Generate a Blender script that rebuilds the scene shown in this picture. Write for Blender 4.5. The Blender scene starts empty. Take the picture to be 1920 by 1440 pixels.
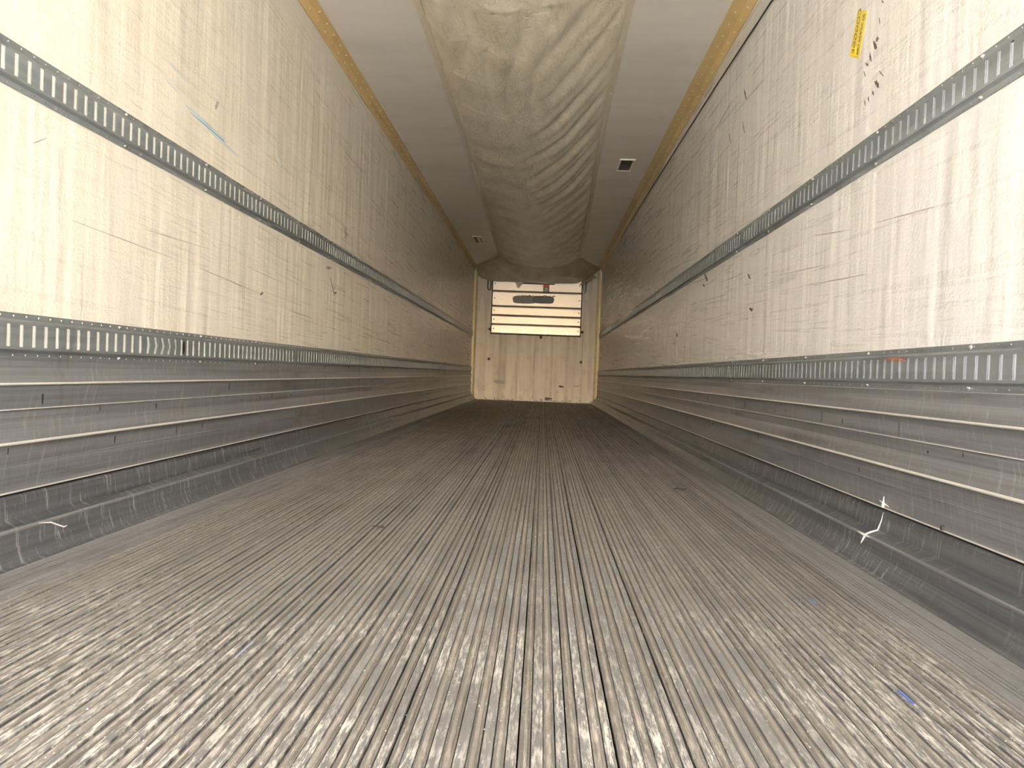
import bpy, math, random
from mathutils import Vector, Matrix, noise
random.seed(7)
sc = bpy.context.scene
C = sc.collection

# ------------------------------------------------------------------ camera, world, sun, exposure
F_PX = 1440.0
CAM_Z = 0.537
def make_camera():
    t = math.radians(2.2)
    d = Vector((58.0, -18.0, F_PX)).normalized()            # trailer axis (world Y) in camera coords (x right, y down, z forward)
    u = Vector((math.sin(t), -math.cos(t), 0.0))
    u.z = -(u.x * d.x + u.y * d.y) / d.z
    u.normalize()
    r = d.cross(u)
    if r.x < 0: r = -r
    # columns: world coordinates of the camera axes
    right = Vector((r.x, d.x, u.x)); down = Vector((r.y, d.y, u.y)); fwd = Vector((r.z, d.z, u.z))
    m = Matrix((( right.x, -down.x, -fwd.x, 0.0),
                ( right.y, -down.y, -fwd.y, 0.0),
                ( right.z, -down.z, -fwd.z, CAM_Z),
                (0, 0, 0, 1)))
    cd = bpy.data.cameras.new('camera')
    cd.sensor_fit = 'HORIZONTAL'; cd.sensor_width = 36.0
    cd.lens = 36.0 * F_PX / 1920.0
    cd.clip_start = 0.02; cd.clip_end = 500
    o = bpy.data.objects.new('camera', cd); C.objects.link(o)
    o.matrix_world = m
    sc.camera = o
make_camera()

world = bpy.data.worlds.new('sky'); sc.world = world
world.use_nodes = True
wn = world.node_tree.nodes; wl = world.node_tree.links
wn.clear()
w_out = wn.new('ShaderNodeOutputWorld'); w_bg = wn.new('ShaderNodeBackground')
w_sky = wn.new('ShaderNodeTexSky')
w_sky.sky_type = 'NISHITA'; w_sky.sun_disc = False
w_sky.sun_elevation = math.radians(15); w_sky.sun_rotation = math.radians(177)
w_sky.air_density = 1.0; w_sky.dust_density = 3.0; w_sky.ozone_density = 1.0
w_bg.inputs['Strength'].default_value = 0.56
w_wb = wn.new('ShaderNodeMix'); w_wb.data_type = 'RGBA'; w_wb.blend_type = 'MULTIPLY'      # camera white balance
w_wb.inputs['Factor'].default_value = 1.0; w_wb.inputs['B'].default_value = (0.96, 1.05, 1.42, 1)
wl.new(w_sky.outputs[0], w_wb.inputs['A']); wl.new(w_wb.outputs['Result'], w_bg.inputs[0]); wl.new(w_bg.outputs[0], w_out.inputs[0])

# high sun from the right: it lights the yard behind the trailer and never shines inside
sd = bpy.data.lights.new('sun', 'SUN'); sd.energy = 190.0; sd.angle = math.radians(0.6); sd.color = (1.0, 0.98, 0.96)
so = bpy.data.objects.new('sun', sd); C.objects.link(so)
so.location = (6, 1, 6)
so.rotation_euler = Vector((-1.0, -0.17, -0.91)).to_track_quat('-Z', 'Y').to_euler()

sc.view_settings.view_transform = 'Standard'
sc.view_settings.look = 'None'
sc.view_settings.gamma = 1.0
sc.view_settings.use_curve_mapping = False
sc.view_settings.exposure = 0.64
cy = sc.cycles
cy.max_bounces = 10; cy.diffuse_bounces = 7; cy.glossy_bounces = 5
cy.sample_clamp_indirect = 6.0; cy.use_denoising = True
cy.blur_glossy = 1.0
cy.use_adaptive_sampling = True; cy.adaptive_threshold = 0.18; cy.adaptive_min_samples = 16

# ------------------------------------------------------------------ node helpers
class N:
    def __init__(s, name):
        s.m = bpy.data.materials.new(name); s.m.use_nodes = True
        s.t = s.m.node_tree; s.n = s.t.nodes; s.l = s.t.links
        s.b = s.n['Principled BSDF']
        s.pos = s.n.new('ShaderNodeNewGeometry').outputs['Position']
    def node(s, ty, **kw):
        x = s.n.new(ty)
        for k, v in kw.items(): setattr(x, k, v)
        return x
    def put(s, sock, v):
        if isinstance(v, bpy.types.NodeSocket): s.l.new(v, sock)
        else: sock.default_value = v
    def mapping(s, scale, rot=(0, 0, 0), loc=(0, 0, 0), vec=None):
        x = s.node('ShaderNodeMapping')
        s.put(x.inputs['Vector'], vec or s.pos)
        x.inputs['Scale'].default_value = scale; x.inputs['Rotation'].default_value = rot; x.inputs['Location'].default_value = loc
        return x.outputs[0]
    def noise(s, vec, scale=1.0, detail=3.0, rough=0.55, dist=0.0):
        x = s.node('ShaderNodeTexNoise')
        s.put(x.inputs['Vector'], vec); x.inputs['Scale'].default_value = scale
        x.inputs['Detail'].default_value = detail; x.inputs['Roughness'].default_value = rough
        x.inputs['Distortion'].default_value = dist
        return x.outputs['Fac']
    def ramp(s, v, a, b, ca=0.0, cb=1.0):
        x = s.node('ShaderNodeMapRange', clamp=True)
        x.interpolation_type = 'SMOOTHSTEP'
        s.put(x.inputs['Value'], v)
        x.inputs['From Min'].default_value = a; x.inputs['From Max'].default_value = b
        x.inputs['To Min'].default_value = ca; x.inputs['To Max'].default_value = cb
        return x.outputs[0]
    def math(s, op, a, b=0.0):
        x = s.node('ShaderNodeMath', operation=op)
        s.put(x.inputs[0], a); s.put(x.inputs[1], b)
        return x.outputs[0]
    def mix(s, f, a, b):
        x = s.node('ShaderNodeMix', data_type='RGBA')
        s.put(x.inputs['Factor'], f)
        s.put(x.inputs['A'], a if isinstance(a, bpy.types.NodeSocket) else (*a, 1))
        s.put(x.inputs['B'], b if isinstance(b, bpy.types.NodeSocket) else (*b, 1))
        return x.outputs['Result']
    def sep(s):
        x = s.node('ShaderNodeSeparateXYZ'); s.put(x.inputs[0], s.pos); return x.outputs
    def bump(s, h, strength=0.3, dist=0.01, prev=None):
        x = s.node('ShaderNodeBump'); s.put(x.inputs['Height'], h)
        x.inputs['Strength'].default_value = strength; x.inputs['Distance'].default_value = dist
        if prev: s.put(x.inputs['Normal'], prev)
        return x.outputs[0]
    def out(s, color, rough=0.5, metal=0.0, spec=0.5, normal=None):
        s.put(s.b.inputs['Base Color'], color if isinstance(color, bpy.types.NodeSocket) else (*color, 1))
        s.put(s.b.inputs['Roughness'], rough); s.put(s.b.inputs['Metallic'], metal)
        s.b.inputs['Specular IOR Level'].default_value = spec
        if normal: s.put(s.b.inputs['Normal'], normal)
        return s.m

def wall_mat(name, base, dark, warm, tilt):
    n = N(name)
    rp = n.mapping((1, 1, 1), rot=(tilt, 0, 0))
    st = n.noise(n.mapping((1, 0.55, 20), vec=rp), 2.2, 7, 0.66)
    fine = n.noise(n.mapping((1, 2.0, 75), loc=(3, 1, 2), vec=n.mapping((1, 1, 1), rot=(tilt * -1.2, 0, 0))), 2.0, 5, 0.7)
    zone = n.noise(n.mapping((1, 0.5, 0.9)), 1.3, 3)
    vert = n.noise(n.mapping((1, 7, 0.8)), 1.0, 5, 0.7)
    blot = n.noise(n.mapping((1, 2.2, 2.2)), 1.2, 5)
    c = n.mix(n.ramp(blot, 0.35, 0.7), base, warm)
    s1 = n.math('MULTIPLY', n.ramp(st, 0.50, 0.72), n.ramp(zone, 0.30, 0.62))
    wy = n.sep()[1]
    handled = n.ramp(wy, 3.0, 8.0, 1.0, 0.07)          # loading scuffs thin out away from the doors
    s1 = n.math('MULTIPLY', s1, handled)
    c = n.mix(n.math('MULTIPLY', s1, 0.34), c, dark)
    s2 = n.math('MULTIPLY', n.ramp(fine, 0.56, 0.70), n.ramp(zone, 0.38, 0.58))
    s2 = n.math('MULTIPLY', s2, handled)
    c = n.mix(n.math('MULTIPLY', s2, 0.42), c, dark)
    run = n.noise(n.mapping((1, 16, 0.7), loc=(0, 9, 0)), 1.0, 6, 0.75)
    c = n.mix(n.math('MULTIPLY', n.ramp(run, 0.50, 0.74), n.ramp(wy, 3.0, 9.0, 0.10, 0.42)), c, dark)
    c = n.mix(n.math('MULTIPLY', n.ramp(vert, 0.58, 0.80), 0.10), c, dark)
    peb = n.node('ShaderNodeTexVoronoi'); n.put(peb.inputs['Vector'], n.pos); peb.inputs['Scale'].default_value = 105
    buck = n.noise(n.mapping((1, 5.5, 0.55)), 1.0, 2, 0.45)
    buck2 = n.noise(n.mapping((1, 13, 2.0), loc=(0, 4, 0)), 1.0, 2, 0.5)
    b = n.bump(buck, 0.40, 0.026)
    b = n.bump(buck2, 0.35, 0.012, b)
    rib = n.noise(n.mapping((1, 9, 0.35), loc=(0, 2, 5)), 1.0, 3, 0.6)
    b = n.bump(rib, 0.30, 0.010, b)
    b = n.bump(n.math('MULTIPLY', peb.outputs['Distance'], n.ramp(n.sep()[1], 2.2, 5.5, 1.0, 0.06)), 0.32, 0.0020, b)
    return n.out(c, n.ramp(st, 0.3, 0.75, 0.25, 0.38), 0, 0.5, b)

def metal_mat(name, col, col2, rough, metal, dirt=(0.06, 0.05, 0.045), dirt_amt=0.5, scratch=0.0, along=(40, 0.6, 40)):
    n = N(name)
    g = n.noise(n.mapping(along), 1.0, 5, 0.6)
    g2 = n.noise(n.mapping((6, 1.3, 9)), 1.0, 5, 0.65)
    c = n.mix(n.ramp(g, 0.32, 0.68), col, col2)
    g3 = n.noise(n.mapping((along[0] * 3, along[1], along[2] * 3)), 1.0, 4, 0.7)
    c = n.mix(n.math('MULTIPLY', n.ramp(g3, 0.5, 0.75), 0.35), c, tuple(k * 0.55 for k in col))
    dr = n.noise(n.mapping((9, 9, 1.2)), 1.0, 5, 0.7)
    c = n.mix(n.math('MULTIPLY', n.ramp(dr, 0.58, 0.75), dirt_amt * 0.8), c, dirt)
    c = n.mix(n.math('MULTIPLY', n.ramp(g2, 0.52, 0.78), dirt_amt), c, dirt)
    r = n.ramp(g, 0.3, 0.7, rough * 0.8, rough * 1.25)
    if scratch:
        v = n.noise(n.mapping((14, 70, 5), vec=n.mapping((1, 1, 1), rot=(0.35, 0, 0))), 1.0, 6, 0.8)
        zone = n.noise(n.mapping((1, 0.9, 1)), 1.0, 2)
        s = n.math('MULTIPLY', n.math('MULTIPLY', n.ramp(v, 0.54, 0.64), n.ramp(zone, 0.34, 0.52)), scratch)
        c = n.mix(s, c, (0.55, 0.55, 0.55))
    b = n.bump(g, 0.25, 0.002)
    return n.out(c, r, metal, 0.5, b)

def flat_mat(name, col, rough=0.5, metal=0.0, var=0.15, vs=20):
    n = N(name)
    g = n.noise(n.mapping((1, 1, 1)), vs, 4)
    dk = tuple(v * (1 - var) for v in col); lt = tuple(min(1, v * (1 + var)) for v in col)
    return n.out(n.mix(g, dk, lt), rough, metal)

M = {}
M['wall_l'] = wall_mat('cream_fibreglass', (0.82, 0.785, 0.69), (0.36, 0.335, 0.28), (0.79, 0.75, 0.645), 0.035)
M['wall_r'] = wall_mat('white_fibreglass', (0.78, 0.775, 0.755), (0.36, 0.34, 0.31), (0.755, 0.745, 0.71), -0.035)
M['rail'] = metal_mat('blue_grey_galvanised', (0.16, 0.18, 0.185), (0.23, 0.25, 0.255), 0.42, 0.35, (0.05, 0.045, 0.04), 0.45)
M['scuff'] = metal_mat('brushed_aluminium_scuff', (0.215, 0.222, 0.232), (0.31, 0.32, 0.335), 0.38, 0.55, (0.05, 0.045, 0.04), 0.5, 0.35, (60, 0.5, 60))
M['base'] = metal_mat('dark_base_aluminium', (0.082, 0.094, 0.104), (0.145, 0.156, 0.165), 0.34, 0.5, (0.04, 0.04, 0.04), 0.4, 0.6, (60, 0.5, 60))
M['ridge'] = flat_mat('ridge_highlight_and_rivet', (0.90, 0.88, 0.82), 0.28, 0.4, 0.08)  # pale tone paints the highlight on rounded liner edges; duct rivets share it
M['backing_l'] = flat_mat('cream_added_backing', (0.86, 0.83, 0.74), 0.5, 0, 0.05)
M['backing_r'] = flat_mat('pale_lilac_added_backing', (0.80, 0.82, 0.92), 0.5, 0, 0.08)
M['trim'] = flat_mat('tan_vinyl_trim', (0.56, 0.40, 0.17), 0.4, 0, 0.12, 6)
M['cream'] = flat_mat('cream_trim', (0.72, 0.64, 0.40), 0.4, 0, 0.1, 6)
M['rivet'] = flat_mat('cream_rivet', (0.95, 0.90, 0.72), 0.3, 0, 0.05)
M['bolt'] = flat_mat('steel_bolt', (0.62, 0.62, 0.60), 0.25, 0.8, 0.1)
M['black'] = flat_mat('black_gap', (0.012, 0.010, 0.010), 0.6)
M['dark'] = flat_mat('dark_plastic', (0.035, 0.03, 0.028), 0.5)
M['mark'] = flat_mat('black_scuff_mark', (0.09, 0.07, 0.07), 0.6, 0, 0.4)
M['faint'] = flat_mat('grey_scuff_mark', (0.34, 0.31, 0.27), 0.6, 0, 0.2)
M['blue'] = flat_mat('blue_marker', (0.10, 0.36, 0.62), 0.5)
M['bluesoft'] = flat_mat('faint_blue_marker', (0.47, 0.62, 0.66), 0.5)
M['dullblue'] = flat_mat('dull_blue_plastic', (0.26, 0.31, 0.44), 0.5)
M['white'] = flat_mat('white_chip', (0.85, 0.83, 0.78), 0.6, 0, 0.08)
M['orange'] = flat_mat('orange_crayon', (0.42, 0.11, 0.06), 0.6, 0, 0.2)
M['red'] = flat_mat('red_plastic', (0.55, 0.03, 0.04), 0.5)
M['bluestrip'] = flat_mat('blue_plastic', (0.08, 0.15, 0.42), 0.4)
M['asphalt'] = flat_mat('concrete_yard', (0.64, 0.625, 0.59), 0.9, 0, 0.15, 3)
M['outer'] = flat_mat('white_outer_skin', (0.75, 0.75, 0.73), 0.4)

def ceiling_mat():
    n = N('grey_ceiling_panel')
    a = n.noise(n.mapping((1.0, 5.0, 1)), 1.0, 4)
    b_ = n.noise(n.mapping((1.5, 1.5, 1)), 1.0, 3)
    c = n.mix(n.ramp(a, 0.4, 0.75), (0.90, 0.86, 0.78), (0.84, 0.80, 0.725))
    c = n.mix(n.math('MULTIPLY', n.ramp(b_, 0.5, 0.75), 0.3), c, (0.66, 0.62, 0.54))
    return n.out(c, 0.36, 0, 0.5, n.bump(a, 0.2, 0.008))
M['ceil'] = ceiling_mat()

def canvas_mat():
    n = N('tan_vinyl_canvas')
    d1 = n.noise(n.mapping((3, 1.2, 3)), 1.5, 6, 0.65)
    d2 = n.noise(n.mapping((28, 7, 28), rot=(0, 0, 0.4)), 1.0, 5, 0.7, 0.6)
    c = n.mix(n.ramp(d1, 0.35, 0.68), (0.80, 0.735, 0.58), (0.66, 0.60, 0.46))
    c = n.mix(n.math('MULTIPLY', n.ramp(d2, 0.60, 0.72), 0.40), c, (0.28, 0.235, 0.16))
    w = n.noise(n.mapping((9, 5, 9), rot=(0, 0, 0.2)), 1.0, 5, 0.6, 1.2)
    cr = n.math('ABSOLUTE', n.math('SUBTRACT', w, 0.5))
    b = n.bump(n.ramp(cr, 0.0, 0.045), 0.45, 0.006)
    b = n.bump(d2, 0.25, 0.006, b)
    return n.out(c, 0.36, 0, 0.55, b)
M['canvas'] = canvas_mat()
M['hem'] = flat_mat('stitched_hem', (0.70, 0.635, 0.49), 0.4, 0, 0.12, 60)

def floor_mat(name, c1, c2, wear, rough, grime=0.8):
    n = N(name)
    oi = n.node('ShaderNodeObjectInfo')
    x, y, z = n.sep()
    off = n.node('ShaderNodeCombineXYZ'); n.put(off.inputs[1], n.math('MULTIPLY', oi.outputs['Random'], 37.0))
    v = n.node('ShaderNodeVectorMath', operation='ADD'); n.put(v.inputs[0], n.pos); n.put(v.inputs[1], off.outputs[0])
    p = v.outputs[0]
    a = n.noise(n.mapping((90, 1.4, 1), vec=p), 1.0, 5, 0.65)
    bl = n.noise(n.mapping((7, 2.2, 1)), 1.0, 6, 0.62)
    c = n.mix(a, c1, c2)
    c = n.mix(n.math('MULTIPLY', n.ramp(bl, 0.45, 0.72), 0.45), c, tuple(k * 0.55 for k in c1))
    st2 = n.noise(n.mapping((260, 5, 1), vec=p), 1.0, 5, 0.7)
    c = n.mix(n.math('MULTIPLY', n.ramp(st2, 0.52, 0.68), 0.55), c, tuple(k * 0.45 for k in c1))
    fl = n.noise(n.mapping((150, 60, 1), vec=p), 1.0, 3, 0.7)
    c = n.mix(n.math('MULTIPLY', n.ramp(fl, 0.62, 0.70), n.ramp(y, 1.0, 4.0, 0.75, 0.15)), c, (0.62, 0.60, 0.54))
    bl2 = n.noise(n.mapping((16, 6, 1)), 1.0, 6, 0.7)
    c = n.mix(n.math('MULTIPLY', n.ramp(bl2, 0.55, 0.72), 0.35), c, tuple(min(1, k * 1.7) for k in c2))
    c = n.mix(n.math('MULTIPLY', oi.outputs['Random'], 0.28), c, tuple(k * 0.6 for k in c1))
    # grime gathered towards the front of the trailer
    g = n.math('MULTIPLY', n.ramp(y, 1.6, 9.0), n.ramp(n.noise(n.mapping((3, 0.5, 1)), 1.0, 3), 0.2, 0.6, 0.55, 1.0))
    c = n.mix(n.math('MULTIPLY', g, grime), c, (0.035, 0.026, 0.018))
    if wear:
        w = n.noise(n.mapping((150, 16, 1), vec=p), 1.0, 6, 0.75)
        w2 = n.noise(n.mapping((2.2, 2.5, 1)), 1.0, 4, 0.6)
        near = n.ramp(y, 1.0, 2.2, 1.0, 0.20)
        m = n.math('MULTIPLY', n.math('MULTIPLY', n.ramp(w, 0.46, 0.60), n.ramp(w2, 0.36, 0.60)), near)
        c = n.mix(n.math('MULTIPLY', m, wear), c, (0.72, 0.69, 0.62))
    b = n.bump(n.noise(n.mapping((120, 25, 1), vec=p), 1.0, 4), 0.8, 0.0018)
    return n.out(c, n.ramp(a, 0.3, 0.7, rough * 0.8, rough * 1.2), 0.35, 0.5, b)
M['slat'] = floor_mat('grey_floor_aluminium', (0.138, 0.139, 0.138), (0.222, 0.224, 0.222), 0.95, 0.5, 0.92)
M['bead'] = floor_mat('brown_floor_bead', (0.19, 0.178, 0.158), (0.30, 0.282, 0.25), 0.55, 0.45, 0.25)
def groove_mat():
    n = N('dirty_groove')
    oi = n.node('ShaderNodeObjectInfo')
    off = n.node('ShaderNodeCombineXYZ'); n.put(off.inputs[1], n.math('MULTIPLY', oi.outputs['Random'], 91.0))
    v = n.node('ShaderNodeVectorMath', operation='ADD'); n.put(v.inputs[0], n.pos); n.put(v.inputs[1], off.outputs[0])
    f = n.noise(n.mapping((130, 3.2, 1), vec=v.outputs[0]), 1.0, 5, 0.7)
    return n.out(n.mix(n.ramp(f, 0.50, 0.62), (0.012, 0.010, 0.011), (0.20, 0.18, 0.15)), 0.8)
M['groove'] = groove_mat()
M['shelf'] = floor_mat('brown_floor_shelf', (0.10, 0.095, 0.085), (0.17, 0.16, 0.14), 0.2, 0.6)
M['plate'] = floor_mat('floor_edge_aluminium', (0.205, 0.205, 0.202), (0.31, 0.308, 0.302), 0.15, 0.42)

def front_mat():
    n = N('stained_front_panel')
    x, y, z = n.sep()
    a = n.noise(n.mapping((9, 1, 0.7)), 1.0, 5, 0.6)
    b_ = n.noise(n.mapping((3, 1, 3)), 2.0, 5, 0.6)
    c = n.mix(n.ramp(a, 0.38, 0.68), (0.70, 0.655, 0.58), (0.55, 0.505, 0.43))
    c = n.mix(n.math('MULTIPLY', n.ramp(b_, 0.5, 0.75), 0.4), c, (0.36, 0.31, 0.25))
    vj = n.ramp(n.noise(n.mapping((2, 1, 1.6)), 1.5, 4), 0.3, 0.65, 0.25, 0.8)
    for xj, wj in ((-.86, .05), (-.78, .09), (-.52, .035), (-.18, .04), (.16, .035), (.46, .07), (.755, .02)):
        dj = n.math('ABSOLUTE', n.math('SUBTRACT', x, xj))
        c = n.mix(n.math('MULTIPLY', n.ramp(dj, 0.004, wj, 1.0, 0.0), n.math('MULTIPLY', vj, n.ramp(z, 1.45, 1.25, 0.0, 0.75))), c, (0.30, 0.255, 0.20))
    low = n.ramp(z, 0.45, 0.05, 0.0, 1.0)
    c = n.mix(n.math('MULTIPLY', low, n.ramp(n.noise(n.mapping((6, 1, 6)), 1, 5), 0.5, 0.7, 0, 0.6)), c, (0.82, 0.78, 0.70))
    return n.out(c, 0.45, 0, 0.5, n.bump(b_, 0.2, 0.01))
M['front'] = front_mat()

def door_mat():
    n = N('bare_polished_aluminium')
    a = n.noise(n.mapping((3, 1, 30)), 1.0, 5, 0.6)
    b_ = n.noise(n.mapping((4, 1, 6)), 1.5, 6, 0.65)
    c = n.mix(a, (0.83, 0.76, 0.66), (0.93, 0.88, 0.78))
    c = n.mix(n.math('MULTIPLY', n.ramp(b_, 0.60, 0.75), 0.5), c, (0.45, 0.38, 0.30))
    return n.out(c, 0.42, 0.55, 0.5, n.bump(b_, 0.15, 0.01))
M['door'] = door_mat()
M['patch'] = flat_mat('grey_patch', (0.20, 0.215, 0.205), 0.6, 0, 0.25, 9)
M['tape'] = flat_mat('yellow_tape', (0.58, 0.45, 0.06), 0.5, 0, 0.35, 30)
M['tape_clean'] = flat_mat('bright_yellow_tape', (0.82, 0.62, 0.02), 0.5, 0, 0.15, 40)
M['ink'] = flat_mat('faded_ink', (0.10, 0.075, 0.03), 0.7, 0, 0.4, 60)

# ------------------------------------------------------------------ mesh helpers
def obj(name, verts, faces, mats, parent=None, midx=None, smooth=False, loc=None, kind=None):
    me = bpy.data.meshes.new(name)
    me.from_pydata(verts, [], faces)
    for m in (mats if isinstance(mats, (list, tuple)) else [mats]): me.materials.append(m)
    if midx: me.polygons.foreach_set('material_index', midx)
    if smooth: me.polygons.foreach_set('use_smooth', [True] * len(me.polygons))
    me.update()
    return link(name, me, parent, loc, kind)
def link(name, me, parent=None, loc=None, kind=None):
    o = bpy.data.objects.new(name, me); C.objects.link(o)
    if parent: o.parent = parent
    if loc: o.location = loc
    if kind: o['kind'] = kind
    return o
def tag(o, label=None, cat=None, group=None, kind=None):
    if label: o['label'] = label
    if cat: o['category'] = cat
    if group: o['group'] = group
    if kind: o['kind'] = kind
    return o
def empty(name, loc=(0, 0, 0)):
    o = bpy.data.objects.new(name, None); C.objects.link(o); o.location = loc
    return o
class MB:
    def __init__(s): s.v = []; s.f = []; s.m = []
    def face(s, pts, mi=0):
        k = len(s.v); s.v += [tuple(p) for p in pts]; s.f.append(tuple(range(k, k + len(pts)))); s.m.append(mi)
    def box(s, a, b, mi=0):
        (x0, y0, z0), (x1, y1, z1) = a, b
        k = len(s.v)
        s.v += [(x0,y0,z0),(x1,y0,z0),(x1,y1,z0),(x0,y1,z0),(x0,y0,z1),(x1,y0,z1),(x1,y1,z1),(x0,y1,z1)]
        for q in ((0,3,2,1),(4,5,6,7),(0,1,5,4),(1,2,6,5),(2,3,7,6),(3,0,4,7)):
            s.f.append(tuple(k + i for i in q)); s.m.append(mi)
    def prism(s, prof, y0, y1, mi=None, caps=True):
        """closed profile [(x,z)] swept along y; mi per edge"""
        n = len(prof); k = len(s.v)
        s.v += [(x, y0, z) for x, z in prof] + [(x, y1, z) for x, z in prof]
        for i in range(n):
            j = (i + 1) % n
            s.f.append((k + i, k + j, k + n + j, k + n + i)); s.m.append(mi[i] if mi else 0)
        if caps:
            s.f.append(tuple(k + i for i in range(n))[::-1]); s.m.append(mi[0] if mi else 0)
            s.f.append(tuple(k + n + i for i in range(n))); s.m.append(mi[0] if mi else 0)
    def dome(s, c, axis, r, h, seg=8, mi=0):
        a = Vector(axis).normalized(); t = a.orthogonal().normalized(); b = a.cross(t); c = Vector(c)
        k = len(s.v)
        for rr, hh in ((1, 0), (0.8, 0.55), (0.35, 0.95)):
            for i in range(seg):
                g = 2 * math.pi * i / seg
                s.v.append(tuple(c + (t * math.cos(g) + b * math.sin(g)) * r * rr + a * h * hh))
        for q in range(2):
            for i in range(seg):
                j = (i + 1) % seg
                s.f.append((k + q*seg + i, k + q*seg + j, k + (q+1)*seg + j, k + (q+1)*seg + i)); s.m.append(mi)
        s.f.append(tuple(k + 2*seg + i for i in range(seg))); s.m.append(mi)
    def tube(s, pts, r, seg=8, mi=0):
        k = len(s.v); n = len(pts); P = [Vector(p) for p in pts]
        up = None
        for i, p in enumerate(P):
            d = (P[min(i+1, n-1)] - P[max(i-1, 0)]).normalized()
            t = d.orthogonal().normalized() if up is None else (up - d * up.dot(d)).normalized()
            up = t; b = d.cross(t)
            rr = r[i] if isinstance(r, (list, tuple)) else r
            for j in range(seg):
                g = 2 * math.pi * j / seg
                s.v.append(tuple(p + (t * math.cos(g) + b * math.sin(g)) * rr))
        for i in range(n - 1):
            for j in range(seg):
                q = (j + 1) % seg
                s.f.append((k+i*seg+j, k+i*seg+q, k+(i+1)*seg+q, k+(i+1)*seg+j)); s.m.append(mi)
        s.f.append(tuple(k + j for j in range(seg))[::-1]); s.m.append(mi)
        s.f.append(tuple(k + (n-1)*seg + j for j in range(seg))); s.m.append(mi)
    def build(s, name, mats, parent=None, smooth=False, loc=None, kind=None):
        return obj(name, s.v, s.f, mats, parent, s.m, smooth, loc, kind)

# ------------------------------------------------------------------ dimensions (metres; camera stands at x=0,y=0 in the rear doorway)
XL, XR = -1.417, 1.077          # inner faces of the side walls
Y0, Y1 = -1.10, 15.12            # rear opening, front wall
def zc(x): return 2.600 + 0.045 * (x - XL) / (XR - XL)     # underside of the ceiling
SC_TOP, SC_BOT = 0.530, 0.163
FLX, FRX = -1.300, 0.955        # edges of the floor deck

# ------------------------------------------------------------------ shell
def slab(name, a, b, m):
    mb = MB(); mb.box(a, b); return tag(mb.build(name, m), kind='structure')
wall_left = slab('wall_left', (XL - 0.07, Y0, -0.16), (XL, Y1 + 0.1, 2.74), M['wall_l'])
tag(wall_left, 'cream fibreglass side wall on the left, streaked with scuffs')
wall_right = slab('wall_right', (XR, Y0, -0.16), (XR + 0.07, Y1 + 0.1, 2.74), M['wall_r'])
tag(wall_right, 'whitish fibreglass side wall on the right, with black scuffs')
mb = MB()
mb.prism([(XL, zc(XL)), (XR, zc(XR)), (XR, 2.74), (XL, 2.74)], Y0, Y1 + 0.1)
ceiling = tag(mb.build('ceiling', M['ceil']), 'smooth grey ceiling panel of the trailer', kind='structure')
front = slab('wall_front', (XL, Y1, -0.16), (XR, Y1 + 0.1, 2.72), M['front'])
tag(front, 'stained front bulkhead wall at the far end')
ground = tag(slab('ground', (-60, -90, -1.42), (60, 40, -1.32), M['asphalt']), 'paved yard outside behind the trailer')

# ------------------------------------------------------------------ floor of extruded slats
floor = empty('floor', (0, 0, 0)); tag(floor, 'grooved aluminium floor running the whole length', kind='structure')
mb = MB(); mb.box((XL, Y0, -0.16), (XR, Y1, -0.02)); mb.build('subfloor', M['groove'], floor)
mm = 0.001
PITCH = 0.0355
def slat_mesh(seed, dA, dB):
    mb = MB()
    cuts = 60
    rnd = random.Random(seed)
    # (x mm, z mm, material of the face to the next point)
    prof = [(0.0, -9, 2), (0.9, -9, 0), (1.2, -0.9, 0), (2.0, 0, 0), (16.2, 0, 0), (17.0, -0.9, 0), (17.1, -9, 2),
            (18.9, -9, 3), (19.0, -1.6, 3), (22.5, -1.6, 1), (23.6, 0.5, 1), (25.2, 1.5, 1), (28.4, 1.5, 1), (30.2, 0.5, 1), (31.2, -1.6, 3), (34.9, -1.6, 3), (35.3, -9, 2)]
    prof = [(x + (dA if 15 < x < 17.5 else dB if 22 < x < 26 else 0), z, m_) for x, z, m_ in prof]
    ys = [Y0 + (Y1 - 0.02 - Y0) * (i / cuts) ** 1.7 for i in range(cuts + 1)]
    n = len(prof)
    for y in ys:
        w = [rnd.uniform(-0.35, 0.35) for _ in prof]
        for i, (x, z, m_) in enumerate(prof):
            mb.v.append(((x + (w[i] if 0 < i < n - 1 else 0)) * mm, y, (z + (w[i] * 0.35 if z > -5 else 0)) * mm))
    for a in range(cuts):
        for i in range(n - 1):
            mb.f.append((a*n+i, a*n+i+1, (a+1)*n+i+1, (a+1)*n+i)); mb.m.append(prof[i][2])
    # closed underside and ends
    mb.f.append((0, cuts*n, cuts*n + n - 1, n - 1)); mb.m.append(2)
    mb.f.append(tuple(range(n))[::-1]); mb.m.append(2)
    mb.f.append(tuple(cuts*n + i for i in range(n))); mb.m.append(2)
    return mb
variants = [slat_mesh(3 + i, dA, dB) for i, (dA, dB) in enumerate(((0, 0), (-1.6, 1.4), (.8, -1.0), (-.8, 2.4), (-2.6, .4)))]
floor_mats = [M['slat'], M['bead'], M['groove'], M['shelf']]
slat_meshes = {}
SX0 = FLX + 0.13; SX1 = FRX - 0.135
NS = int((SX1 - SX0) / PITCH)
PITCH_R = (SX1 - SX0) / NS
for i in range(NS):
    k = random.randrange(len(variants))
    if k in slat_meshes: o = link('floor_slat', slat_meshes[k], floor)
    else: o = variants[k].build('floor_slat', floor_mats, floor); slat_meshes[k] = o.data
    o.location = (SX0 + i * PITCH_R, 0, random.uniform(-0.9, 0.6) * mm)
    o.scale = (PITCH_R / PITCH, 1, 1)
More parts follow.
